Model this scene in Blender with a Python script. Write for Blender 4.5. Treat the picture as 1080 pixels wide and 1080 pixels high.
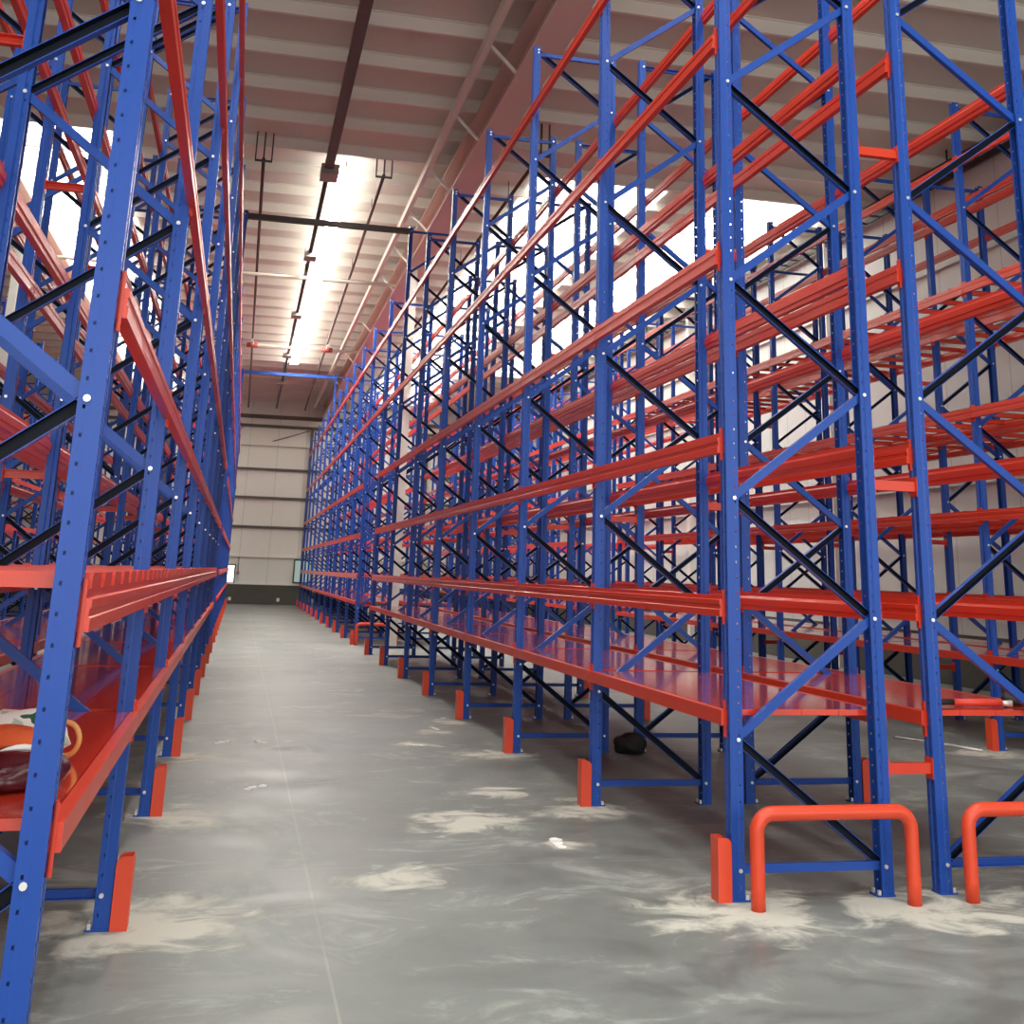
import bpy, bmesh, math, random
from mathutils import Vector, Matrix

random.seed(7)
SC = bpy.context.scene
COL = SC.collection
for o in list(bpy.data.objects):
    bpy.data.objects.remove(o)

# ------------------------------------------------------------------ camera
F_PX, YAW, PITCH, ROLL = 1224.665, 0.231536, 0.267511, 0.030177
PCX, PCY, CAM_H = 560.825, 270.9275, 1.56362
cam_data = bpy.data.cameras.new('camera')
cam = bpy.data.objects.new('camera', cam_data)
COL.objects.link(cam)
cy_, sy_, cp_, sp_ = math.cos(YAW), math.sin(YAW), math.cos(PITCH), math.sin(PITCH)
fwd = Vector((sy_ * cp_, cy_ * cp_, sp_))
rgt = Vector((cy_, -sy_, 0))
upv = rgt.cross(fwd)
c_, s_ = math.cos(ROLL), math.sin(ROLL)
r2, u2 = rgt * c_ + upv * s_, upv * c_ - rgt * s_
cam.matrix_world = Matrix(((r2.x, u2.x, -fwd.x, 0), (r2.y, u2.y, -fwd.y, 0), (r2.z, u2.z, -fwd.z, CAM_H), (0, 0, 0, 1)))
cam_data.sensor_fit = 'HORIZONTAL'
cam_data.sensor_width = 36.0
cam_data.lens = F_PX / 1080 * 36
cam_data.shift_x = (540 - PCX) / 1080
cam_data.shift_y = (PCY - 540) / 1080
cam_data.clip_start = 0.05
cam_data.clip_end = 300
SC.camera = cam

# ------------------------------------------------------------------ world, lights, exposure
SC.view_settings.view_transform = 'Standard'
SC.view_settings.look = 'None'
SC.view_settings.gamma = 1.0
SC.view_settings.exposure = 0.0
SC.view_settings.use_curve_mapping = False
world = bpy.data.worlds.new('world')
SC.world = world
world.use_nodes = True
bg = world.node_tree.nodes['Background']
bg.inputs['Color'].default_value = (0.86, 0.92, 1.0, 1)
bg.inputs['Strength'].default_value = 0.06

DOOR_LIGHT_W = 960.0
SKY_STRENGTH = 6.0
NEAR_FILL_STRENGTH = 7.5
STRIP_STRENGTH = 74.0
STRIP_TOP_STRENGTH = 9.0


def area_light(name, loc, size_x, size_y, power, color, target):
    d = bpy.data.lights.new(name, 'AREA')
    d.shape = 'RECTANGLE'
    d.size, d.size_y, d.energy, d.color = size_x, size_y, power, color
    o = bpy.data.objects.new(name, d)
    COL.objects.link(o)
    o.location = loc
    o.rotation_euler = (Vector(target) - Vector(loc)).to_track_quat('-Z', 'Y').to_euler()
    return o


# daylight through the open loading doors in the front of the hall, behind the camera
area_light('door_daylight', (2.5, -5.5, 3.0), 16.0, 5.0, DOOR_LIGHT_W, (1.0, 0.99, 0.96), (2.5, 10.0, 1.6))


# ------------------------------------------------------------------ materials
def mat(name, color, rough=0.45, metal=0.0, var=0.08, scale=6.0, rough_var=0.08, bump=0.0, bump_scale=60.0, spec=0.5, coat=0.0):
    m = bpy.data.materials.new(name)
    m.use_nodes = True
    nt = m.node_tree
    b = nt.nodes['Principled BSDF']
    tc = nt.nodes.new('ShaderNodeTexCoord')
    nz = nt.nodes.new('ShaderNodeTexNoise')
    nz.inputs['Scale'].default_value = scale
    nz.inputs['Detail'].default_value = 4
    nt.links.new(tc.outputs['Object'], nz.inputs['Vector'])
    mx = nt.nodes.new('ShaderNodeMix')
    mx.data_type = 'RGBA'
    nt.links.new(nz.outputs['Fac'], mx.inputs[0])
    mx.inputs[6].default_value = tuple(max(0, c * (1 - var)) for c in color) + (1,)
    mx.inputs[7].default_value = tuple(min(1, c * (1 + var)) for c in color) + (1,)
    nt.links.new(mx.outputs[2], b.inputs['Base Color'])
    mr = nt.nodes.new('ShaderNodeMapRange')
    mr.inputs[3].default_value = max(0.02, rough - rough_var)
    mr.inputs[4].default_value = min(1, rough + rough_var)
    nt.links.new(nz.outputs['Fac'], mr.inputs[0])
    nt.links.new(mr.outputs[0], b.inputs['Roughness'])
    b.inputs['Metallic'].default_value = metal
    b.inputs['Specular IOR Level'].default_value = spec
    if coat:
        b.inputs['Coat Weight'].default_value = coat
        b.inputs['Coat Roughness'].default_value = 0.08
    if bump:
        n2 = nt.nodes.new('ShaderNodeTexNoise')
        n2.inputs['Scale'].default_value = bump_scale
        nt.links.new(tc.outputs['Object'], n2.inputs['Vector'])
        bp = nt.nodes.new('ShaderNodeBump')
        bp.inputs['Strength'].default_value = bump
        bp.inputs['Distance'].default_value = 0.01
        nt.links.new(n2.outputs['Fac'], bp.inputs['Height'])
        nt.links.new(bp.outputs['Normal'], b.inputs['Normal'])
    return m


def emit_mat(name, color, strength):
    m = bpy.data.materials.new(name)
    m.use_nodes = True
    nt = m.node_tree
    nt.nodes.remove(nt.nodes['Principled BSDF'])
    e = nt.nodes.new('ShaderNodeEmission')
    e.inputs['Color'].default_value = color + (1,)
    e.inputs['Strength'].default_value = strength
    nt.links.new(e.outputs[0], nt.nodes['Material Output'].inputs[0])
    return m


BLUE = mat('blue_paint', (0.014, 0.068, 0.35), 0.36, var=0.06, scale=2.0, spec=0.3)
ORANGE = mat('orange_paint', (0.62, 0.040, 0.014), 0.34, var=0.06, scale=2.0)
DECK = mat('orange_deck_paint', (0.66, 0.044, 0.016), 0.20, var=0.05, scale=1.5, rough_var=0.05, coat=1.0)
PIPE_ORANGE = mat('orange_guard_paint', (0.72, 0.065, 0.022), 0.38, var=0.05, scale=3.0)
ZINC = mat('zinc_bolt', (0.82, 0.82, 0.80), 0.30, metal=0.6)
DARK_METAL = mat('dark_steel', (0.045, 0.035, 0.032), 0.5)
TRUNK = mat('dark_brown_trunking', (0.075, 0.035, 0.028), 0.5)
GREY_BOX = mat('grey_box', (0.30, 0.28, 0.26), 0.5)
PIPE_RED = mat('red_fitting', (0.45, 0.06, 0.05), 0.45)
WHITE_PIPE = mat('pale_pipe', (0.60, 0.56, 0.48), 0.5)
ROOF = mat('roof_sheet', (0.62, 0.60, 0.54), 0.55, var=0.05, scale=0.6)
PURLIN = mat('roof_purlin', (0.74, 0.71, 0.64), 0.5, var=0.04, scale=0.6)
GIRDER = mat('roof_girder', (0.66, 0.52, 0.46), 0.5, var=0.05, scale=0.8)
GIRT = mat('wall_girt', (0.10, 0.085, 0.07), 0.6)
DADO = mat('dado_concrete', (0.085, 0.083, 0.068), 0.8, var=0.2, scale=3)
CREAM = mat('white_trim', (0.78, 0.76, 0.70), 0.5)
LIT_WINDOW = emit_mat('daylit_window', (1.0, 1.0, 1.0), 3.0)
DIM_WINDOW = emit_mat('green_tinted_window', (0.55, 0.72, 0.66), 0.55)
SKY_PANEL = emit_mat('daylit_roof_panel', (1.0, 0.97, 0.90), SKY_STRENGTH)
NEAR_FILL = emit_mat('added_fill_panel_near', (1.0, 0.97, 0.92), NEAR_FILL_STRENGTH)  # added fill glow for the near roof panels out of view
STRIP = emit_mat('strip_light_glow', (1.0, 0.96, 0.88), STRIP_STRENGTH)
STRIP_TOP = emit_mat('strip_light_upward_glow', (1.0, 0.95, 0.84), STRIP_TOP_STRENGTH)
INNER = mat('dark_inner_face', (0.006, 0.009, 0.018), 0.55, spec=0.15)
MAROON = mat('maroon_leather', (0.060, 0.004, 0.010), 0.25, bump=0.2, bump_scale=30)
ORANGE_CLOTH = mat('orange_canvas', (0.72, 0.11, 0.02), 0.6, bump=0.3, bump_scale=90)
NAVY_CLOTH = mat('navy_cloth', (0.025, 0.055, 0.16), 0.8)
TAN = mat('tan_ring', (0.62, 0.30, 0.09), 0.45)
BLACK_RUBBER = mat('black_rubber', (0.012, 0.012, 0.013), 0.6, bump=0.3)
RED_TOOL = mat('red_tool', (0.78, 0.07, 0.04), 0.35)
PAPER = mat('white_paper', (0.92, 0.91, 0.88), 0.8, var=0.02)
STEEL_ROD = mat('bright_steel', (0.75, 0.74, 0.70), 0.35, metal=0.5)
GREEN_MACHINE = mat('dark_green_frame', (0.03, 0.09, 0.075), 0.5)


def patterned_cloth():
    m = bpy.data.materials.new('white_green_print_cloth')
    m.use_nodes = True
    nt = m.node_tree
    b = nt.nodes['Principled BSDF']
    tc = nt.nodes.new('ShaderNodeTexCoord')
    v = nt.nodes.new('ShaderNodeTexNoise')
    v.inputs['Scale'].default_value = 14
    v.inputs['Detail'].default_value = 1
    r = nt.nodes.new('ShaderNodeValToRGB')
    r.color_ramp.interpolation = 'CONSTANT'
    e = r.color_ramp.elements
    e[0].position, e[0].color = 0.0, (0.02, 0.10, 0.05, 1)
    e[1].position, e[1].color = 0.42, (0.85, 0.84, 0.80, 1)
    x = e.new(0.60)
    x.color = (0.45, 0.60, 0.50, 1)
    nt.links.new(tc.outputs['Object'], v.inputs['Vector'])
    nt.links.new(v.outputs['Fac'], r.inputs[0])
    nt.links.new(r.outputs[0], b.inputs['Base Color'])
    b.inputs['Roughness'].default_value = 0.8
    return m


PRINT_CLOTH = patterned_cloth()


def wall_mat(name, color, seam_axis, pitch):
    """painted sheet panels with thin vertical seams"""
    m = mat(name, color, 0.55, var=0.06, scale=0.35)
    nt = m.node_tree
    b = nt.nodes['Principled BSDF']
    src = b.inputs['Base Color'].links[0].from_socket
    tc = nt.nodes.new('ShaderNodeTexCoord')
    sp = nt.nodes.new('ShaderNodeSeparateXYZ')
    nt.links.new(tc.outputs['Object'], sp.inputs[0])
    mo = nt.nodes.new('ShaderNodeMath')
    mo.operation = 'PINGPONG'
    mo.inputs[1].default_value = pitch / 2
    nt.links.new(sp.outputs[seam_axis], mo.inputs[0])
    lt = nt.nodes.new('ShaderNodeMath')
    lt.operation = 'LESS_THAN'
    lt.inputs[1].default_value = 0.012
    nt.links.new(mo.outputs[0], lt.inputs[0])
    mx = nt.nodes.new('ShaderNodeMix')
    mx.data_type = 'RGBA'
    nt.links.new(lt.outputs[0], mx.inputs[0])
    nt.links.new(src, mx.inputs[6])
    mx.inputs[7].default_value = tuple(c * 0.72 for c in color) + (1,)
    nt.links.new(mx.outputs[2], b.inputs['Base Color'])
    return m


WALL_BACK = wall_mat('back_wall_panel', (0.80, 0.79, 0.71), 0, 1.25)
WALL_SIDE = wall_mat('side_wall_panel', (0.64, 0.67, 0.64), 1, 0.9)


def floor_mat():
    m = bpy.data.materials.new('polished_concrete')
    m.use_nodes = True
    nt = m.node_tree
    N, Lk = nt.nodes, nt.links
    b = N['Principled BSDF']
    tc = N.new('ShaderNodeTexCoord')
    P = tc.outputs['Object']

    def noise(scale, detail=5, rough=0.6, stretch=None, dist=0.0):
        n = N.new('ShaderNodeTexNoise')
        n.inputs['Scale'].default_value = scale
        n.inputs['Detail'].default_value = detail
        n.inputs['Roughness'].default_value = rough
        n.inputs['Distortion'].default_value = dist
        if stretch:
            mp = N.new('ShaderNodeMapping')
            mp.inputs['Scale'].default_value = stretch
            Lk.new(P, mp.inputs[0])
            Lk.new(mp.outputs[0], n.inputs['Vector'])
        else:
            Lk.new(P, n.inputs['Vector'])
        return n.outputs['Fac']

    def rng(s, a, c, lo=0.0, hi=1.0):
        r = N.new('ShaderNodeMapRange')
        r.interpolation_type = 'SMOOTHSTEP'
        r.inputs[1].default_value, r.inputs[2].default_value = a, c
        r.inputs[3].default_value, r.inputs[4].default_value = lo, hi
        Lk.new(s, r.inputs[0])
        return r.outputs[0]

    def mth(op, a, c=None):
        r = N.new('ShaderNodeMath')
        r.operation = op
        for i, v in enumerate((a, c)):
            if v is None:
                continue
            if isinstance(v, (int, float)):
                r.inputs[i].default_value = v
            else:
                Lk.new(v, r.inputs[i])
        return r.outputs[0]

    def mix(f, a, c):
        r = N.new('ShaderNodeMix')
        r.data_type = 'RGBA'
        Lk.new(f, r.inputs[0])
        for i, v in ((6, a), (7, c)):
            if isinstance(v, tuple):
                r.inputs[i].default_value = v + (1,)
            else:
                Lk.new(v, r.inputs[i])
        return r.outputs[2]

    big = noise(0.45, 4, 0.6)
    mid = noise(1.9, 9, 0.72, (0.75, 1.0, 1.0), 0.9)
    fine = noise(9.0, 6, 0.7)
    col = mix(rng(big, 0.3, 0.7), (0.160, 0.182, 0.168), (0.235, 0.262, 0.244))
    col = mix(mth('MULTIPLY', rng(mid, 0.50, 0.66), 0.7), col, (0.40, 0.43, 0.395))
    col = mix(mth('MULTIPLY', rng(mid, 0.50, 0.36), 0.65), col, (0.115, 0.127, 0.115))
    col = mix(mth('MULTIPLY', rng(fine, 0.45, 0.7), 0.15), col, (0.17, 0.17, 0.155))
    # dried grout and dust smears round the feet of the guards and in the aisle
    geo = N.new('ShaderNodeNewGeometry')
    spots = [(2.55, 5.85, 0.50), (3.45, 5.85, 0.42), (3.95, 5.85, 0.42), (2.45, 8.45, 0.36), (2.42, 10.95, 0.34), (-0.28, 6.05, 0.50),
             (-0.28, 8.45, 0.36), (1.60, 8.15, 0.42), (2.05, 7.45, 0.16), (1.75, 11.6, 0.22), (2.12, 12.5, 0.2), (0.95, 6.75, 0.3),
             (7.45, 10.9, 0.4), (-0.28, 10.95, 0.30), (2.42, 13.4, 0.26), (2.0, 9.2, 0.25)]
    m_all = None
    for (x, y, r) in spots:
        d = N.new('ShaderNodeVectorMath')
        d.operation = 'DISTANCE'
        Lk.new(geo.outputs['Position'], d.inputs[0])
        d.inputs[1].default_value = (x, y, 0)
        v = rng(d.outputs['Value'], r * 1.6, r * 0.2)
        m_all = v if m_all is None else mth('MAXIMUM', m_all, v)
    sm = noise(3.2, 7, 0.62, (0.9, 1.1, 1.0), 0.9)
    smear = rng(mth('ADD', mth('MULTIPLY', m_all, 0.26), mth('MULTIPLY', sm, 1.0)), 0.58, 0.80)
    smear = mth('MULTIPLY', smear, rng(m_all, 0.02, 0.2))
    col = mix(smear, col, (0.58, 0.59, 0.51))
    # saw-cut joints
    sp = N.new('ShaderNodeSeparateXYZ')
    Lk.new(geo.outputs['Position'], sp.inputs[0])
    jx = mth('LESS_THAN', mth('PINGPONG', mth('ADD', sp.outputs[0], -0.5), 3.0), 0.006)
    jy = mth('LESS_THAN', mth('PINGPONG', mth('ADD', sp.outputs[1], -1.0), 3.0), 0.006)
    col = mix(mth('MULTIPLY', mth('MAXIMUM', jx, jy), 0.5), col, (0.34, 0.33, 0.30))
    Lk.new(col, b.inputs['Base Color'])
    rg = rng(mid, 0.35, 0.65, 0.40, 0.60)
    rg = mth('ADD', rg, mth('MULTIPLY', smear, 0.3))
    Lk.new(rg, b.inputs['Roughness'])
    bp = N.new('ShaderNodeBump')
    bp.inputs['Strength'].default_value = 0.06
    bp.inputs['Distance'].default_value = 0.01
    Lk.new(mid, bp.inputs['Height'])
    Lk.new(bp.outputs['Normal'], b.inputs['Normal'])
    return m


FLOOR = floor_mat()


# ------------------------------------------------------------------ mesh helpers
class MB:
    def __init__(self):
        self.v, self.f, self.m, self.s = [], [], [], []

    def face(self, idx, m=0, smooth=False):
        self.f.append(idx)
        self.m.append(m)
        self.s.append(smooth)

    def box(self, x0, x1, y0, y1, z0, z1, m=0):
        n = len(self.v)
        self.v += [(x0, y0, z0), (x1, y0, z0), (x1, y1, z0), (x0, y1, z0), (x0, y0, z1), (x1, y0, z1), (x1, y1, z1), (x0, y1, z1)]
        for q in ((0, 3, 2, 1), (4, 5, 6, 7), (0, 1, 5, 4), (1, 2, 6, 5), (2, 3, 7, 6), (3, 0, 4, 7)):
            self.face([n + i for i in q], m)
        return self

    def prism(self, poly, p, q, ax_u, ax_v, m=0, caps=True, smooth=False):
        """sweep polygon (u, v) from point p to point q"""
        p, q, U, V = Vector(p), Vector(q), Vector(ax_u), Vector(ax_v)
        n, k = len(self.v), len(poly)
        for base in (p, q):
            for (a, c) in poly:
                self.v.append(tuple(base + U * a + V * c))
        for i in range(k):
            j = (i + 1) % k
            self.face([n + i, n + j, n + k + j, n + k + i], m, smooth)
        if caps:
            self.face([n + i for i in range(k)][::-1], m)
            self.face([n + k + i for i in range(k)], m)
        return self

    def bar(self, p, q, w, h, up=(0, 0, 1), m=0):
        """rectangular bar, w across, h along the up side"""
        p, q = Vector(p), Vector(q)
        d = (q - p).normalized()
        u = d.cross(Vector(up))
        if u.length < 1e-4:
            u = d.cross(Vector((1, 0, 0)))
        u.normalize()
        v = u.cross(d)
        return self.prism([(-w / 2, -h / 2), (w / 2, -h / 2), (w / 2, h / 2), (-w / 2, h / 2)], p, q, u, v, m)

    def channel(self, p, q, w, h, t=0.004, normal=(0, 1, 0), m=0, inner=None):
        """C-channel: web width w in the plane, depth h along normal, open side along +normal"""
        p, q = Vector(p), Vector(q)
        d = (q - p).normalized()
        nrm = Vector(normal)
        u = nrm.cross(d).normalized()
        a = w / 2
        poly = [(-a, -h / 2), (a, -h / 2), (a, h / 2), (a - t, h / 2), (a - t, -h / 2 + t), (-a + t, -h / 2 + t), (-a + t, h / 2), (-a, h / 2)]
        n, k = len(self.v), 8
        for base in (p, q):
            for (x, y) in poly:
                self.v.append(tuple(base + u * x + nrm * y))
        for i in range(k):
            j = (i + 1) % k
            self.face([n + i, n + j, n + k + j, n + k + i], inner if (inner is not None and i in (3, 4, 5)) else m)
        for o in (0, k):
            for quad in ((0, 1, 4, 5), (1, 2, 3, 4), (0, 5, 6, 7)):
                self.face([n + o + i for i in quad], m)
        return self

    def tube(self, pts, r, seg=14, m=0, cap=True):
        pts = [Vector(p) for p in pts]
        rad = r if isinstance(r, (list, tuple)) else [r] * len(pts)
        n = len(self.v)
        ref = None
        for i, p in enumerate(pts):
            t = (pts[min(i + 1, len(pts) - 1)] - pts[max(i - 1, 0)]).normalized()
            if ref is None:
                ref = t.orthogonal().normalized()
            ref = (ref - t * ref.dot(t)).normalized()
            b = t.cross(ref)
            for k in range(seg):
                a = 2 * math.pi * k / seg
                self.v.append(tuple(p + (ref * math.cos(a) + b * math.sin(a)) * rad[i]))
        for i in range(len(pts) - 1):
            for k in range(seg):
                l = (k + 1) % seg
                self.face([n + i * seg + k, n + i * seg + l, n + (i + 1) * seg + l, n + (i + 1) * seg + k], m, True)
        if cap:
            self.face([n + k for k in range(seg)][::-1], m)
            e = n + (len(pts) - 1) * seg
            self.face([e + k for k in range(seg)], m)
        return self

    def mesh(self, name, *mats):
        me = bpy.data.meshes.new(name)
        me.from_pydata(self.v, [], self.f)
        for m in mats:
            me.materials.append(m)
        me.polygons.foreach_set('material_index', self.m)
        me.polygons.foreach_set('use_smooth', self.s)
        bm = bmesh.new()
        bm.from_mesh(me)
        bmesh.ops.recalc_face_normals(bm, faces=bm.faces)
        bm.to_mesh(me)
        bm.free()
        me.update()
        return me


def put(name, mesh, parent=None, loc=(0, 0, 0), rotz=0.0, label=None, cat=None, group=None, kind=None):
    o = bpy.data.objects.new(name, mesh)
    COL.objects.link(o)
    o.parent = parent
    o.location = loc
    o.rotation_euler = (0, 0, rotz)
    for k, v in (('label', label), ('category', cat), ('group', group), ('kind', kind)):
        if v:
            o[k] = v
    return o


def struct(name, mb, *mats, parent=None, label=None):
    return put(name, mb.mesh(name, *mats), parent, kind='structure', label=label)


# ------------------------------------------------------------------ the hall
XL, XR, YF, YB, ZR = -12.0, 11.8, -6.0, 54.0, 9.0
struct('floor', MB().box(XL - 0.3, XR + 0.3, YF, YB + 0.3, -0.3, 0.0), FLOOR)
ceiling = struct('ceiling', MB().box(XL - 0.3, XR + 0.3, YF, YB + 0.3, ZR, ZR + 0.2), ROOF)
purlin_poly = [(-0.045, 0), (0.045, 0), (0.045, -0.012), (0.006, -0.012), (0.006, -0.19), (0.05, -0.19), (0.05, -0.20), (-0.006, -0.20), (-0.006, -0.012), (-0.045, -0.012)]
pur = MB().prism(purlin_poly, (XL, 0, 0), (XR, 0, 0), (0, 1, 0), (0, 0, 1)).mesh('purlin', PURLIN)
y = YF + 0.6
while y < YB - 0.4:
    put('purlin', pur, ceiling, (0, y, ZR), kind='structure')
    y += 1.34

wb = MB().box(XL, XR, YB, YB + 0.25, 0.80, ZR)
wall_back = struct('wall_back', wb, WALL_BACK)
struct('dado', MB().box(XL, XR, YB - 0.10, YB + 0.25, 0, 0.82), DADO, parent=wall_back)
for z, h in ((3.27, 0.10), (4.54, 0.10), (5.79, 0.10), (7.71, 0.12), (8.13, 0.16)):
    struct('wall_girt', MB().box(XL, XR, YB - 0.12, YB, z - h / 2, z + h / 2), GIRT, parent=wall_back)
struct('wall_girt', MB().box(XL, XR, YB - 0.10, YB, 2.0 - 0.025, 2.0 + 0.025), CREAM, parent=wall_back)
struct('wall_girt', MB().box(XL, XR, YB - 0.14, YB, 6.83, 7.03), WALL_BACK, parent=wall_back)
for x in (-3.5, 2.72, 8.0):
    struct('wall_post', MB().box(x - 0.06, x + 0.06, YB - 0.16, YB, 0.82, 7.7), GIRT, parent=wall_back)
for (xa_, za_, xb_, zb_) in ((2.6, 7.6, 0.9, 7.0), (-0.35, 7.6, -1.6, 7.0)):
    struct('wall_brace', MB().tube([(xa_, YB - 0.06, za_), (xb_, YB - 0.06, zb_)], 0.02, 6), GIRT, parent=wall_back)
# sill strip over the dado
struct('trim_1', MB().box(XL, XR, YB - 0.13, YB, 0.82, 0.87), CREAM)


def window(name, x0, x1, z0, z1, pane):
    fr = MB()
    t = 0.06
    fr.box(x0 - t, x1 + t, YB - 0.12, YB - 0.02, z1, z1 + t).box(x0 - t, x1 + t, YB - 0.12, YB - 0.02, z0 - t, z0)
    fr.box(x0 - t, x0, YB - 0.12, YB - 0.02, z0, z1).box(x1, x1 + t, YB - 0.12, YB - 0.02, z0, z1)
    w = struct(name, fr, GIRT)
    struct('pane', MB().box(x0, x1, YB - 0.06, YB - 0.03, z0, z1), pane, parent=w)


window('window_1', -1.35, -0.17, 0.90, 1.60, LIT_WINDOW)
window('window_2', 2.42, 3.1, 0.98, 1.88, DIM_WINDOW)

wall_right = struct('wall_right', MB().box(XR, XR + 0.25, YF, YB, 0.8, ZR), WALL_SIDE)
struct('dado', MB().box(XR - 0.08, XR + 0.25, YF, YB, 0, 0.82), DADO, parent=wall_right)
for z in (3.27, 4.54, 5.79, 7.1):
    struct('wall_girt', MB().box(XR - 0.08, XR, YF, YB, z - 0.03, z + 0.03), WALL_SIDE, parent=wall_right)
for y in (14.0, 22.0, 30.0, 38.0, 46.0):
    struct('wall_post', MB().box(XR - 0.2, XR, y - 0.1, y + 0.1, 0, ZR), CREAM, parent=wall_right)
wall_left = struct('wall_left', MB().box(XL - 0.25, XL, YF, YB, 0.8, ZR), WALL_SIDE)
struct('dado', MB().box(XL - 0.25, XL + 0.08, YF, YB, 0, 0.82), DADO, parent=wall_left)

# roof girder over the joint of the right-hand racks, with flange and fly braces
g = MB()
g.box(3.10, 3.54, YF, YB, 8.20, 8.23).box(3.10, 3.54, YF, YB, 8.76, 8.79).box(3.30, 3.34, YF, YB, 8.23, 8.76)
girder = struct('trim_2', g, GIRDER)
g = MB().bar((2.70, YF, 8.66), (2.70, YB, 8.66), 0.09, 0.16)
struct('trim_3', g, PURLIN)
for y in (14.5, 17.2, 19.9, 22.6, 25.3, 28.0, 33.4, 38.8, 44.2):
    struct('fly_brace', MB().bar((3.14, y, 8.24), (2.74, y + 0.05, 8.66), 0.04, 0.04), PURLIN, parent=girder)
g = MB()
g.box(-5.2, -4.82, YF, YB, 8.20, 8.23).box(-5.2, -4.82, YF, YB, 8.74, 8.77).box(-5.03, -4.99, YF, YB, 8.23, 8.74)
struct('trim_4', g, GIRDER)
for i, (x, yy) in enumerate(((3.25, 25.4), (3.25, 52.6), (-5.01, 25.2))):
    c = MB()
    c.box(x - 0.08, x + 0.08, yy - 0.11, yy - 0.098, 0, 8.2).box(x - 0.08, x + 0.08, yy + 0.098, yy + 0.11, 0, 8.2).box(x - 0.006, x + 0.006, yy - 0.098, yy + 0.098, 0, 8.2)
    struct('trim_%d' % (5 + i), c, CREAM)

# translucent roof panels; near three are unseen, added to light the aisle and decks
for i, (x0, x1, y0, y1) in enumerate(((4.9, 7.6, 20.7, 52.6), (8.7, 11.2, 20.7, 42.8), (-5.4, -2.9, 20.7, 52.6),  # first and third lengthened at the far end to light the back wall
                                      (0.4, 1.6, -5.0, 11.0), (3.0, 5.0, -5.0, 11.0), (-2.4, -0.8, -5.0, 11.0))):
    sk = MB().box(x0, x1, y0, y1, ZR - 0.03, ZR - 0.005)
    struct('window_%d' % (3 + i), sk, SKY_PANEL if y0 > 0 else NEAR_FILL)

# ------------------------------------------------------------------ rack components
LEVEL_TOP = [0.905, 1.49, 2.367, 3.46, 4.84, 6.33]
BEAM_H = 0.112
NODE0, NODE_D = 0.144, 0.6215
UW, UD = 0.084, 0.070
FRAME_H, TALL_H = 7.02, 7.86


def make_upright(H, holes=True):
    """perforated post: front face at x=0 (normal -x), open to +x, centred on y=0"""
    b = MB()
    w = UW / 2
    prof = [(UD, -w + 0.016), (UD, -w), (0.055, -w), (0.047, -w), (0.038, -w + 0.003), (0.0, -w + 0.003),
            (0.0, -0.030), (0.0, -0.018), (0.0, -0.013), (0.010, -0.008), (0.010, 0.008), (0.0, 0.013), (0.0, 0.018), (0.0, 0.030),
            (0.0, w - 0.003), (0.038, w - 0.003), (0.047, w), (0.055, w), (UD, w), (UD, w - 0.016)]
    hole_seg = {2, 6, 12, 16} if holes else set()
    if not holes:
        zs = [0.0, H]
    else:
        zs = [0.0]
        z = 0.06
        while z < H - 0.06:
            zs += [z, z + 0.011]
            z += 0.08
        zs.append(H)
    # inner skin gives the sheet its thickness
    k = len(prof)
    inner = []
    t = 0.0025
    for i, (x, y_) in enumerate(prof):
        a, c = prof[max(i - 1, 0)], prof[min(i + 1, k - 1)]
        d = Vector((c[0] - a[0], c[1] - a[1]))
        d.normalize()
        inner.append((x - d.y * -t, y_ + d.x * -t) if False else (x + (-d.y) * -t, y_ + d.x * -t))
    # orientation: choose the side nearer the section centre
    cx = 0.04
    inner2 = []
    for (p, q) in zip(prof, inner):
        alt = (2 * p[0] - q[0], 2 * p[1] - q[1])
        inner2.append(min((q, alt), key=lambda r: (r[0] - cx) ** 2 + r[1] ** 2))
    for sec, m in ((prof, 0), (inner2, 0)):
        n = len(b.v)
        for z in zs:
            for (x, y_) in sec:
                b.v.append((x, y_, z))
        for r in range(len(zs) - 1):
            is_hole_row = holes and r % 2 == 1
            for i in range(k - 1):
                if is_hole_row and i in hole_seg:
                    continue
                b.face([n + r * k + i, n + r * k + i + 1, n + (r + 1) * k + i + 1, n + (r + 1) * k + i], m)
    # foot plate with anchors
    b.box(-0.003, UD + 0.03, -w - 0.002, w + 0.002, 0, 0.008)
    for s in (-1, 1):
        b.box(UD + 0.006, UD + 0.022, s * 0.03 - 0.008, s * 0.03 + 0.008, 0.008, 0.03, 1)
    me = bpy.data.meshes.new('upright')
    me.from_pydata(b.v, [], b.f)
    me.materials.append(BLUE)
    me.materials.append(ZINC)
    me.polygons.foreach_set('material_index', b.m)
    me.update()
    return me


UPR = {(H, h): make_upright(H, h) for H in (FRAME_H, TALL_H) for h in (True, False)}
AX, BX = 0.045, 0.045


def node_x(i, d):
    return AX if i % 2 else d - BX


def add_bolt(b, x, z, m=1):
    for s in (-1, 1):
        y0 = s * UW / 2
        b.tube([(x, y0, z), (x, y0 + s * 0.008, z)], 0.0105, 8, m)


CACHE = {}


def brace_mesh(i, d, side):
    key = ('brace', i % 2, round(d, 3), side)
    if key not in CACHE:
        b = MB()
        xa_, xb_ = node_x(i, d), node_x(i + 1, d)
        # neighbouring braces are turned back to back, so every other one shows its open side
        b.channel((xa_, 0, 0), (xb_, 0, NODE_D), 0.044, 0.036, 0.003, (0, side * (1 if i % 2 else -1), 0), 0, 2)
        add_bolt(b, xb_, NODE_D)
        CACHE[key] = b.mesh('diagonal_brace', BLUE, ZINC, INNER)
    return CACHE[key]


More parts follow.
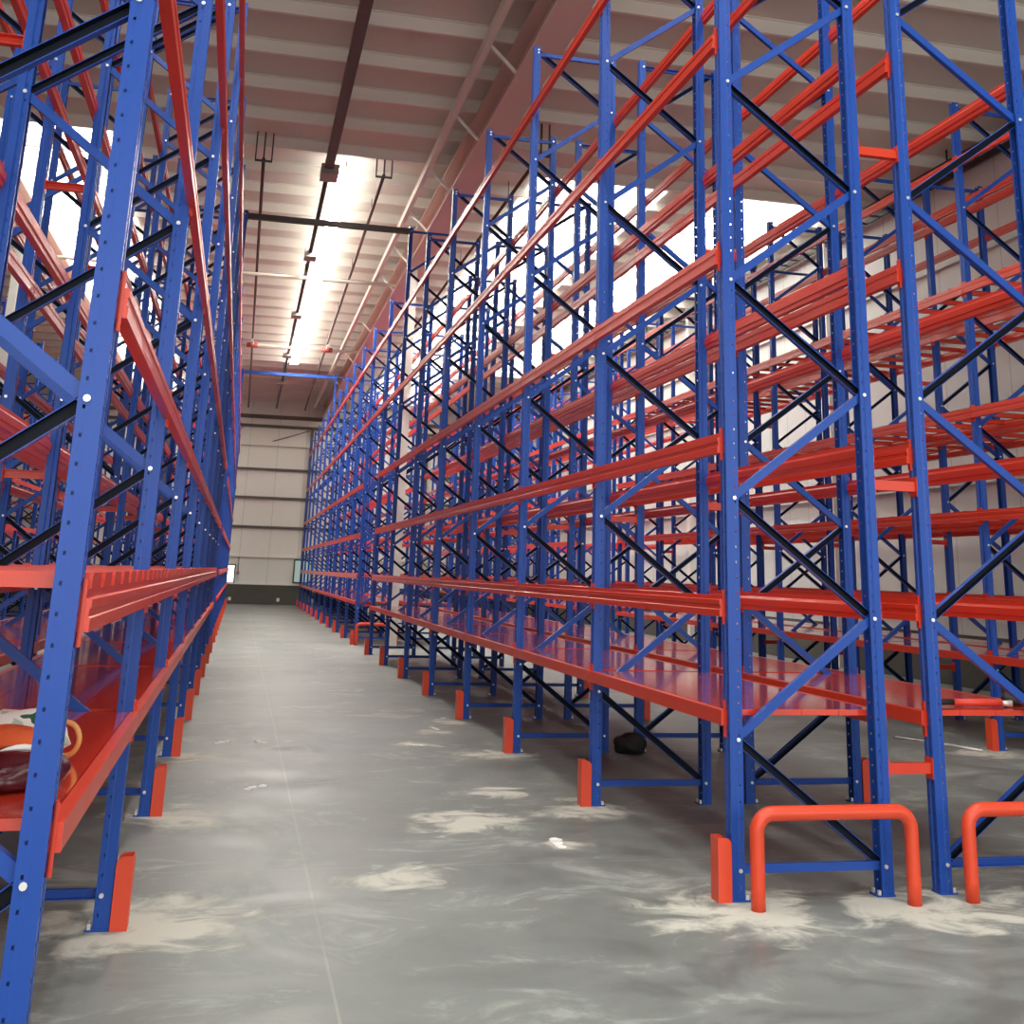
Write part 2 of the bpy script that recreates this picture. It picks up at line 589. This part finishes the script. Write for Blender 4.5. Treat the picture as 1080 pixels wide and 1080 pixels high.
def horiz_mesh(H, d):
    key = ('horiz', H, round(d, 3))
    if key not in CACHE:
        b = MB()
        b.channel((AX, 0.002, 0), (d - BX, 0.002, 0), 0.042, 0.030)
        add_bolt(b, AX, 0)
        add_bolt(b, d - BX, 0)
        CACHE[key] = b.mesh('horizontal_brace', BLUE, ZINC)
    return CACHE[key]


def lattice_mesh(H, d, side, with_uprights=False):
    key = ('lattice', H, round(d, 3), side, with_uprights)
    if key not in CACHE:
        b = MB()
        for z in (NODE0, H - 0.075):
            b.bar((AX, 0, z), (d - BX, 0, z), 0.03, 0.042)
        i = 0
        while NODE0 + NODE_D * (i + 1) < H - 0.02:
            z = NODE0 + NODE_D * i
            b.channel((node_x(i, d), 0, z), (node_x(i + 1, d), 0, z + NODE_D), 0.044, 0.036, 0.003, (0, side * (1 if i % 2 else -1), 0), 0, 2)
            add_bolt(b, node_x(i + 1, d), z + NODE_D)
            i += 1
        if with_uprights:
            for x0 in (0, d - UD):
                b.box(x0, x0 + UD, -UW / 2, UW / 2, 0, H)
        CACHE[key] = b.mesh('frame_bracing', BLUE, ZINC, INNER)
    return CACHE[key]


BEAM_POLY = [(-0.030, -0.056), (-0.030, -0.020), (-0.025, -0.016), (-0.025, 0.004), (-0.030, 0.008), (-0.030, 0.030), (-0.014, 0.034),
             (-0.014, 0.056), (0.004, 0.056), (0.004, 0.036), (0.020, 0.018), (0.020, -0.022), (0.012, -0.030), (0.012, -0.056)]
LOW_POLY = [(-0.028, -0.037), (-0.028, 0.037), (0.012, 0.037), (0.012, -0.037)]


def beam_mesh(length, low, merged):
    key = ('beam', round(length, 3), low, merged)
    if key not in CACHE:
        b = MB()
        b.prism(LOW_POLY if low else BEAM_POLY, (0, 0.006, 0), (0, length - 0.006, 0), (1, 0, 0), (0, 0, 1))
        if merged:
            for y0 in (0.003, length - 0.045):
                b.box(-0.0045, 0.0, y0, y0 + 0.042, -0.095, 0.085)
        CACHE[key] = b.mesh('load_beam', ORANGE)
    return CACHE[key]


def connector_mesh():
    if 'conn' not in CACHE:
        b = MB()
        b.box(-0.0050, -0.0008, 0.002, 0.042, -0.095, 0.085)
        b.box(-0.014, -0.0008, 0.002, 0.0055, -0.095, 0.085)
        for z in (-0.075, 0.068):
            b.box(-0.0058, -0.005, 0.018, 0.026, z - 0.007, z + 0.007, 1)
        CACHE['conn'] = b.mesh('beam_connector', ORANGE, DARK_METAL)
        b = MB()
        b.box(-0.0050, -0.0008, -0.042, -0.002, -0.095, 0.085)
        b.box(-0.014, -0.0008, -0.0055, -0.002, -0.095, 0.085)
        for z in (-0.075, 0.068):
            b.box(-0.0058, -0.005, -0.026, -0.018, z - 0.007, z + 0.007, 1)
        CACHE['conn2'] = b.mesh('beam_connector', ORANGE, DARK_METAL)
    return CACHE['conn'], CACHE['conn2']


def deck_mesh(length, d):
    key = ('deck', round(length, 3), round(d, 3))
    if key not in CACHE:
        b = MB()
        n = 4
        x0, x1 = 0.014, d - 0.014
        w = (x1 - x0) / n
        for i in range(n):
            a, c = x0 + i * w + 0.0015, x0 + (i + 1) * w - 0.0015
            b.box(a, c, 0.052, length - 0.052, -0.030, 0.0)
        for i in range(1, 4):
            y0 = length * i / 4
            b.box(0.014, d - 0.014, y0 - 0.03, y0 + 0.03, -0.065, -0.031)
        CACHE[key] = b.mesh('shelf_deck', DECK)
    return CACHE[key]


def bar_mesh(d, wide):
    key = ('sbar', round(d, 3), wide)
    if key not in CACHE:
        b = MB()
        if wide:
            w = 0.10
            b.box(-0.020, d + 0.020, -w, w, 0.001, 0.045)
            b.box(-0.020, d + 0.020, -w - 0.012, -w, 0.001, 0.035).box(-0.020, d + 0.020, w, w + 0.012, 0.001, 0.035)
        else:
            b.box(0.013, d - 0.013, -0.03, 0.03, -0.045, -0.005)
            b.box(-0.02, d + 0.02, -0.03, 0.03, 0.001, 0.004)
        CACHE[key] = b.mesh('support_bar', ORANGE)
    return CACHE[key]


def spacer_mesh(gap):
    key = ('spacer', round(gap, 3))
    if key not in CACHE:
        b = MB()
        b.channel((0, 0, 0), (gap, 0, 0), 0.055, 0.045)
        for x in (0.0025, gap - 0.0025):
            b.box(x - 0.002, x + 0.002, -0.038, 0.038, -0.055, 0.055)
        CACHE[key] = b.mesh('row_spacer', ORANGE)
    return CACHE[key]


def rack(x_face, side, ys, d, label, detail, group=None, tall=(), gap=None, wide_bars=(), bars=(), bars_per_bay=4, deck=True, bridge=None):
    """side +1: aisle face looks to -X; side -1: aisle face looks to +X. ys: world Y of the frames, near to far."""
    root = put('pallet_rack', None, None, (x_face, ys[0], 0), 0 if side > 0 else math.pi, label, 'rack', group)
    loc = [side * (yy - ys[0]) for yy in ys]
    for i, ly in enumerate(loc):
        H = TALL_H if i in tall else FRAME_H
        if detail == 0:
            put('upright_frame', lattice_mesh(H, d, side, True), root, (0, ly, 0))
            continue
        if detail == 2:
            fr = put('upright_frame', None, root, (0, ly, 0))
            for z in (NODE0, H - 0.075):
                put('horizontal_brace', horiz_mesh(H, d), fr, (0, 0, z))
        else:
            fr = put('upright_frame', lattice_mesh(H, d, side), root, (0, ly, 0))
        um = UPR[(H, detail == 2)]
        put('upright', um, fr)
        put('upright', um, fr, (d, 0, 0), math.pi)
        if detail == 2:
            k = 0
            while NODE0 + NODE_D * (k + 1) < H - 0.02:
                put('diagonal_brace', brace_mesh(k, d, side), fr, (0, 0, NODE0 + NODE_D * k))
                k += 1
        if gap:
            for z in (0.616, 2.12, 4.16):
                put('row_spacer', spacer_mesh(gap), root, (d, ly, z))
    bays = list(zip(loc[:-1], loc[1:]))
    for (a, c) in bays:
        lo, ln = min(a, c), abs(c - a)
        for li, zt in enumerate(LEVEL_TOP):
            low = li == 0
            h = 0.074 if low else BEAM_H
            for back in (0, 1):
                nm = 'shelf_beam' if low else 'load_beam'
                me = beam_mesh(ln, low, detail < 2)
                if back:
                    bo = put(nm, me, root, (d, lo + ln, zt - h / 2), math.pi)
                else:
                    bo = put(nm, me, root, (0, lo, zt - h / 2))
                if detail == 2:
                    m1, m2 = connector_mesh()
                    put('beam_connector', m1, bo)
                    put('beam_connector', m2, bo, (0, ln, 0))
        if deck:
            put('shelf_deck', deck_mesh(ln, d), root, (0, lo, LEVEL_TOP[0] + 0.001))
        for li in wide_bars:
            for q in range(8):
                put('support_bar', bar_mesh(d, True), root, (0, lo + ln * (q + 0.5) / 8, LEVEL_TOP[li]))
        for li in bars:
            for q in range(bars_per_bay):
                put('support_bar', bar_mesh(d, False), root, (0, lo + ln * (q + 0.5) / bars_per_bay, LEVEL_TOP[li]))
    if bridge:
        ly, ln = bridge
        for li in (4, 5):
            for back in (0, 1):
                me = beam_mesh(ln, False, True)
                lo = side * (ly - ys[0])
                lo2 = min(lo, lo + side * ln)
                if back:
                    put('bridge_beam', me, root, (d, lo2 + ln, LEVEL_TOP[li] - BEAM_H / 2), math.pi)
                else:
                    put('bridge_beam', me, root, (0, lo2, LEVEL_TOP[li] - BEAM_H / 2))
    return root


BAY = 2.5
XA, XB, XC, XD = 2.576, 4.691, 7.591, 9.68
Y_R = [6.121 + BAY * i for i in range(8)]
Y_L = [3.5146 + BAY * i for i in range(9)]
Y_FAR = [26.7 + BAY * i for i in range(11)]
DB = 0.935
BRIDGE = (Y_R[-1], Y_FAR[0] - Y_R[-1])
XL1, XL2, XL3, XL4 = -0.412, -2.50, -5.40, -7.49

rack(XA, 1, Y_R, 0.91, 'near blue and orange rack lining the right side of the central aisle', 2, gap=XB - DB - XA - 0.91, tall=(6,), bridge=BRIDGE)
rack(XB, -1, Y_R, DB, 'near blue and orange rack standing back to back behind the right-hand aisle rack', 2, bridge=BRIDGE)
rack(XC, 1, Y_R[1:], 0.91, 'near rack facing across the second aisle, third row to the right', 1, gap=0.27, bars=(2, 3, 4), bars_per_bay=5, bridge=BRIDGE)
rack(XD, -1, Y_R[1:], 0.91, 'near rack of the row closest to the right-hand wall', 1, bars=(2, 3, 4), bars_per_bay=5, bridge=BRIDGE)
rack(XL1, -1, Y_L, 0.91, 'near blue and orange rack left of the central aisle with bags on its shelf', 2, gap=0.27, tall=(7,), wide_bars=(1,),
     bridge=(Y_L[-1], Y_FAR[0] - Y_L[-1]))
rack(XL2, 1, Y_L[1:], 0.91, 'near rack standing back to back behind the left-hand aisle rack', 1)
rack(XA, 1, Y_FAR, 0.91, 'far rack on the right of the central aisle beyond the cross aisle', 1, tall=(5,), gap=XB - DB - XA - 0.91)
rack(XB, -1, Y_FAR, DB, 'far rack standing back to back behind the far right-hand aisle rack', 0)
rack(XC, 1, Y_FAR, 0.91, 'far rack beyond the cross aisle in the third row to the right', 0)
rack(XD, -1, Y_FAR, 0.91, 'far rack beyond the cross aisle closest to the right-hand wall', 0)
rack(XL1, -1, Y_FAR, 0.91, 'far rack on the left of the central aisle beyond the cross aisle', 1, tall=(5,))
rack(XL2, 1, Y_FAR, 0.91, 'far rack standing back to back behind the far left-hand aisle rack', 0)
rack(XL3, -1, Y_L[6:], 0.91, 'near rack glimpsed through the left racks, third row to the left', 0)
rack(XL3, -1, Y_FAR, 0.91, 'far rack glimpsed through the left racks, third row to the left', 0)
rack(XL4, 1, Y_FAR, 0.91, 'far rack glimpsed through the left racks, row closest to the left wall', 0)

# ------------------------------------------------------------------ portal ties between the rack tops
for (yy, lab, mm) in ((21.06, 'dark tie beam joining the tops of the near racks across the central aisle', DARK_METAL),
                      (39.2, 'blue tie beam joining the tops of the far racks across the central aisle', BLUE)):
    tie = put('portal_tie', MB().box(XL1 + 0.002, XA - 0.002, yy - 0.05, yy + 0.05, 7.72, 7.82).mesh('portal_tie', mm), None, (0, 0, 0), 0, lab, 'tie beam')
    for x0, x1 in ((XL1 + 0.002, XL1 + 0.010), (XA - 0.010, XA - 0.002)):
        put('end_plate', MB().box(x0, x1, yy - 0.075, yy + 0.075, 7.67, 7.86).mesh('end_plate', mm), tie)

# ------------------------------------------------------------------ floor-mounted guards
ORD = ['first', 'second', 'third', 'fourth', 'fifth', 'sixth', 'seventh', 'eighth', 'ninth', 'tenth', 'eleventh']


def foot_guard_mesh():
    """bent plate shoe in front of a post: aisle-side web, two cheeks; local aisle direction -x"""
    b = MB()
    w, t, h, dd = 0.050, 0.005, 0.30, 0.074
    x0 = -0.078
    r = 0.035
    b.box(x0, x0 + t, -w, w, 0.0, h)
    cheek = [(x0 + t, 0), (x0 + dd, 0), (x0 + dd, h - r)] + [(x0 + dd - r + r * math.cos(a), h - r + r * math.sin(a)) for a in (0.4, 0.8, 1.2)] + [(x0 + dd - r, h), (x0 + t, h)]
    for s in (-1, 1):
        b.prism(cheek, (0, s * w - (t if s > 0 else 0), 0), (0, s * w + (0 if s > 0 else t), 0), (1, 0, 0), (0, 0, 1))
    return b.mesh('foot_guard', PIPE_ORANGE)


FG = foot_guard_mesh()


def foot_guards(x_face, side, ys, where, grp):
    for i, yy in enumerate(ys):
        put('foot_guard', FG, None, (x_face, yy, 0), 0 if side > 0 else math.pi,
            'orange plate guard at the %s post of %s' % (ORD[i], where), 'post guard', grp)


foot_guards(XA, 1, Y_R, 'the near right-hand aisle rack', 'foot guards of the near right aisle rack')
foot_guards(XL1, -1, Y_L, 'the near left-hand aisle rack', 'foot guards of the near left aisle rack')
foot_guards(XB, -1, Y_R[:5], 'the near back-to-back rack, second aisle side', 'foot guards of the second aisle, left side')
foot_guards(XC, 1, Y_R[1:], 'the near third-row rack across the second aisle', 'foot guards of the second aisle, right side')
foot_guards(XA, 1, Y_FAR, 'the far right-hand aisle rack', 'foot guards of the far right aisle rack')
foot_guards(XL1, -1, Y_FAR, 'the far left-hand aisle rack', 'foot guards of the far left aisle rack')


def hoop(x0, x1, yy, label):
    """bent pipe guard across the end of a rack"""
    r, h, R = 0.036, 0.475, 0.085
    pts = [(x0, yy, 0.0), (x0, yy, 0.1), (x0, yy, h - r - R)]
    for a in range(1, 8):
        t = a / 8 * math.pi / 2
        pts.append((x0 + R - R * math.cos(t), yy, h - r - R + R * math.sin(t)))
    pts += [(x0 + R, yy, h - r), (x1 - R, yy, h - r)]
    for a in range(1, 8):
        t = a / 8 * math.pi / 2
        pts.append((x1 - R + R * math.sin(t), yy, h - r - R + R * math.cos(t)))
    pts += [(x1, yy, h - r - R), (x1, yy, 0.1), (x1, yy, 0.0)]
    o = put('pipe_guard', MB().tube(pts, r, 20).mesh('pipe_guard', PIPE_ORANGE), None, (0, 0, 0), 0, label, 'rack guard', 'bent pipe guards at the rack ends')
    return o


hoop(2.645, 3.505, 5.92, 'orange bent pipe guard in front of the near right-hand aisle rack end')
hoop(3.845, 4.72, 5.93, 'orange bent pipe guard cut by the right edge of the photo')
hoop(2.60, 3.46, 26.45, 'small dark red pipe guard at the near end of the far right-hand rack')

# ------------------------------------------------------------------ services under the roof
def sprinkler(x0, x1, y0, y1, z, label):
    p = put('sprinkler_pipe', MB().tube([(x0, y0, z), (x1, y1, z)], 0.032, 10).mesh('sprinkler_pipe', TRUNK), None, (0, 0, 0), 0, label, 'pipe', 'sprinkler pipes under the roof')
    n = 7
    for i in range(n):
        t = (i + 0.5) / n
        x, yy = x0 + (x1 - x0) * t, y0 + (y1 - y0) * t
        put('hanger_rod', MB().tube([(x, yy, z), (x, yy, ZR - 0.2)], 0.008, 6).mesh('hanger_rod', DARK_METAL), p)
    b = MB()
    for s in (-1, 1):
        b.box(x0 + s * 0.14 - 0.012, x0 + s * 0.14 + 0.012, y0 - 0.012, y0 + 0.012, z - 0.02, ZR)
    b.box(x0 - 0.15, x0 + 0.15, y0 - 0.02, y0 + 0.02, z - 0.05, z - 0.02)
    b.box(x0 - 0.014, x0 + 0.014, y0 - 0.014, y0 + 0.014, z - 0.02, ZR)
    put('hanger_bracket', b.mesh('hanger_bracket', DARK_METAL), p)
    return p


sprinkler(-0.215, -0.205, 19.9, 53.8, 8.5, 'thin dark pipe hung under the roof along the left side of the central aisle')
sprinkler(1.93, 2.30, 20.1, 53.8, 8.5, 'thin dark pipe hung under the roof to the right of the lit strip')
sprinkler(4.35, 4.40, 18.0, 53.8, 8.45, 'thin dark pipe hung under the roof above the right-hand racks')

for (yy, xa_, xb_, lab) in ((27.85, -6, 3.38, 'pale cross pipe under the roof, nearer the camera, without red couplings'), (37.35, -6, 3.38, 'pale cross pipe under the roof with two red couplings')):
    cp = put('cross_pipe', MB().tube([(xa_, yy, 8.35), (xb_, yy, 8.35)], 0.045, 10).mesh('cross_pipe', WHITE_PIPE), None, (0, 0, 0), 0, lab, 'pipe')
    if yy > 30:
        for x in (-0.21, 2.14):
            put('coupling', MB().tube([(x - 0.17, yy, 8.35), (x + 0.17, yy, 8.35)], 0.085, 10).mesh('coupling', PIPE_RED), cp)
            put('riser', MB().tube([(x, yy - 0.55, 8.40), (x, yy - 0.05, 8.36)], 0.05, 8).mesh('riser', WHITE_PIPE), cp)

trk = put('cable_trunking', MB().bar((0.93, 4.0, 8.5), (0.93, 19.9, 8.5), 0.16, 0.10).mesh('cable_trunking', TRUNK), None, (0, 0, 0), 0,
          'dark brown cable trunking under the roof running along the lit strip', 'trunking')
put('conduit', MB().tube([(0.93, 19.9, 8.5), (1.03, 53.5, 8.5)], 0.045, 8).mesh('conduit', DARK_METAL), trk)
for yy, s in ((20.2, 0.16), (26.1, 0.14), (32.7, 0.15), (39.3, 0.15), (45.5, 0.15)):
    put('junction_box', MB().box(0.96 - s, 0.96 + s, yy - s * 1.6, yy + s * 1.6, 8.38, 8.56).mesh('junction_box', GREY_BOX), trk, label='grey junction box')
for yy in (8.0, 13.0, 18.0, 23.0, 29.0, 36.0, 43.0, 50.0):
    put('hanger_rod', MB().tube([(0.96, yy, 8.5), (0.96, yy, ZR)], 0.008, 6).mesh('hanger_rod', DARK_METAL), trk)

sl = MB().box(1.16, 1.44, 20.6, 42.6, 8.70, 8.72).box(1.16, 1.44, 20.6, 42.6, 8.725, 8.75, 1)
st = put('strip_light', sl.mesh('strip_light', STRIP, STRIP_TOP), None, (0, 0, 0), 0,
         'long glowing strip light under the roof over the central aisle', 'ceiling light')

for yy in (21.0, 25.2, 29.6, 33.9, 38.2, 42.2):
    put('hanger_rod', MB().box(1.29, 1.31, yy - 0.01, yy + 0.01, 8.75, ZR).mesh('hanger_rod', DARK_METAL), st)

ct = MB()
for x in (11.25, 11.65):
    ct.box(x - 0.02, x + 0.02, 8.0, 53.5, 8.55, 8.67)
yy = 8.2
while yy < 53:
    ct.box(11.27, 11.63, yy - 0.02, yy + 0.02, 8.57, 8.60)
    yy += 0.5
tray = put('cable_tray', ct.mesh('cable_tray', DARK_METAL), None, (0, 0, 0), 0, 'black ladder cable tray high along the right-hand wall', 'cable tray')
for i in range(12):
    yy = 9.0 + i * 4
    put('hanger_rod', MB().tube([(11.45, yy, 8.6), (11.45, yy, ZR)], 0.02, 6).mesh('hanger_rod', DARK_METAL), tray)

# wall details at the far end
for x, lab in ((-0.253, 'small white socket low on the far wall, left one'), (1.804, 'small white socket low on the far wall, right one')):
    s = put('wall_socket', MB().box(x - 0.06, x + 0.06, YB - 0.125, YB - 0.10, 0.14, 0.28).mesh('wall_socket', CREAM), None, (0, 0, 0), 0, lab, 'socket')
wc = put('wall_conduit', MB().tube([(-0.01, YB - 0.03, 1.98), (0.0, YB - 0.03, 1.3)], 0.022, 6).mesh('wall_conduit', GREY_BOX), None, (0, 0, 0), 0,
         'thin grey conduit ending in a small box on the far wall', 'conduit')
put('switch_box', MB().box(-0.06, 0.06, YB - 0.09, YB - 0.002, 1.22, 1.36).mesh('switch_box', GREY_BOX), wc)


# ------------------------------------------------------------------ small things
def blob(name, loc, sx, sy, sz, m, seed, parent=None, rough=0.12, label=None, cat=None, flat=True, sub=3):
    """soft lump: an icosphere pressed flat below and crumpled"""
    bm = bmesh.new()
    bmesh.ops.create_icosphere(bm, subdivisions=sub, radius=1.0)
    rnd = random.Random(seed)
    ph = [rnd.uniform(0, 6.28) for _ in range(6)]
    for v in bm.verts:
        p = v.co
        k = 1 + rough * (math.sin(3.1 * p.x + ph[0]) * math.cos(2.7 * p.y + ph[1]) + 0.6 * math.sin(5.3 * p.z + 4.1 * p.x + ph[2]) + 0.5 * math.sin(7.7 * p.y + ph[3]))
        x, y_, z = p.x * k, p.y * k, p.z * k
        if flat and z < -0.55:
            z = -0.55
        v.co = (x * sx, y_ * sy, (z + 0.55) * sz / 1.55)
    me = bpy.data.meshes.new(name)
    bm.to_mesh(me)
    bm.free()
    me.materials.append(m)
    for pl in me.polygons:
        pl.use_smooth = True
    return put(name, me, parent, loc, 0, label, cat)


DZ = 0.907
bag = blob('handbag', (-0.62, 4.10, DZ), 0.165, 0.20, 0.10, MAROON, 3, None, 0.07, 'maroon leather bag on the left shelf behind the nearest post', 'bag')
put('handle', MB().tube([(0.03 + 0.07 * math.cos(a), -0.08 + 0.08 * math.sin(a), 0.072 + 0.03 * math.sin(a)) for a in [i * math.pi / 10 for i in range(11)]], 0.009, 8).mesh('handle', PAPER), bag,
    label='pale strap of the bag')
pouch = blob('pouch', (-0.68, 4.46, DZ), 0.13, 0.12, 0.125, ORANGE_CLOTH, 5, None, 0.05, 'orange canvas pouch on the left shelf behind the maroon bag', 'bag')
put('flap', MB().box(-0.10, 0.10, -0.128, -0.108, 0.035, 0.075).mesh('flap', ORANGE_CLOTH), pouch)
hat = blob('folded_cloth', (-0.95, 4.60, DZ), 0.10, 0.09, 0.15, NAVY_CLOTH, 8, None, 0.08, 'folded navy cloth on the left shelf behind the orange pouch', 'cloth')
pc = blob('printed_bag', (-0.72, 4.80, DZ), 0.17, 0.13, 0.14, PRINT_CLOTH, 11, None, 0.12, 'white and green patterned cloth bundle on the left shelf', 'cloth')
ring = put('ring', MB().tube([(0.012 * math.cos(a), 0.055 * math.cos(a), 0.06 + 0.055 * math.sin(a)) for a in [i * 2 * math.pi / 24 for i in range(25)]], 0.0095, 8, cap=False).mesh('ring', TAN), None,
           (-0.528, 4.55, DZ + 0.006), 1.35, 'tan ring handle standing on the left shelf beside the nearest post', 'ring')

tool = put('hand_tool', MB().tube([(0.0, 0, 0.025), (0.30, 0.0, 0.025)], [0.019, 0.021], 12).mesh('hand_tool', RED_TOOL), None, (4.06, 6.33, DZ), -0.05,
           'red hand tool with black grip lying on the back-to-back rack shelf', 'tool')
put('grip', MB().tube([(-0.14, 0.006, 0.025), (0.0, 0, 0.025)], [0.016, 0.017], 12).mesh('grip', BLACK_RUBBER), tool, label='black grip')
put('tip', MB().tube([(0.30, 0, 0.022), (0.36, -0.012, 0.020)], [0.013, 0.02], 10).mesh('tip', STEEL_ROD), tool, label='steel tip')
blob('dark_lump', (4.55, 6.45, DZ), 0.09, 0.07, 0.08, BLACK_RUBBER, 21, None, 0.1, 'black lump on the shelf beside the red hand tool', 'bundle')

blob('black_bundle', (3.68, 11.05, 0.002), 0.15, 0.12, 0.17, BLACK_RUBBER, 31, None, 0.12, 'black bundle on the floor under the right-hand racks', 'bundle')
rod = put('rod', MB().tube([(6.98, 12.0, 0.012), (7.25, 11.35, 0.012), (7.36, 11.02, 0.012)], 0.012, 8).mesh('rod', STEEL_ROD), None, (0, 0, 0), 0,
          'bright bent strip on the floor of the second aisle', 'strip')


def scrap(x, y_, s, seed, label):
    rnd = random.Random(seed)
    b = MB()
    n = 9
    for k in range(3):
        cx, cy = (k - 1) * s * 0.75, rnd.uniform(-0.2, 0.2) * s
        pts = []
        for i in range(n):
            a = 2 * math.pi * i / n
            r = s * rnd.uniform(0.25, 0.62)
            pts.append((cx + r * math.cos(a), cy + 0.8 * r * math.sin(a)))
        b.prism(pts, (0, 0, 0.0005), (0, 0, 0.004 + 0.004 * k), (1, 0, 0), (0, 1, 0))
    put('paper_scrap', b.mesh('paper_scrap', PAPER), None, (x, y_, 0), rnd.uniform(0, 3), label, 'litter', 'scraps on the aisle floor')


scrap(0.258, 9.46, 0.085, 1, 'white scrap on the aisle floor closest to the left rack')
scrap(0.006, 11.81, 0.085, 2, 'small white scrap on the aisle floor, farthest left of the scraps')
scrap(0.347, 11.80, 0.065, 3, 'tiny white scrap on the aisle floor beside another scrap')
scrap(2.02, 7.45, 0.10, 4, 'largest white scrap on the floor near the right rack')
scrap(1.75, 11.59, 0.08, 5, 'pale scrap on the aisle floor midway to the right rack')
scrap(2.13, 12.75, 0.07, 6, 'small pale scrap on the floor close to the right rack posts')
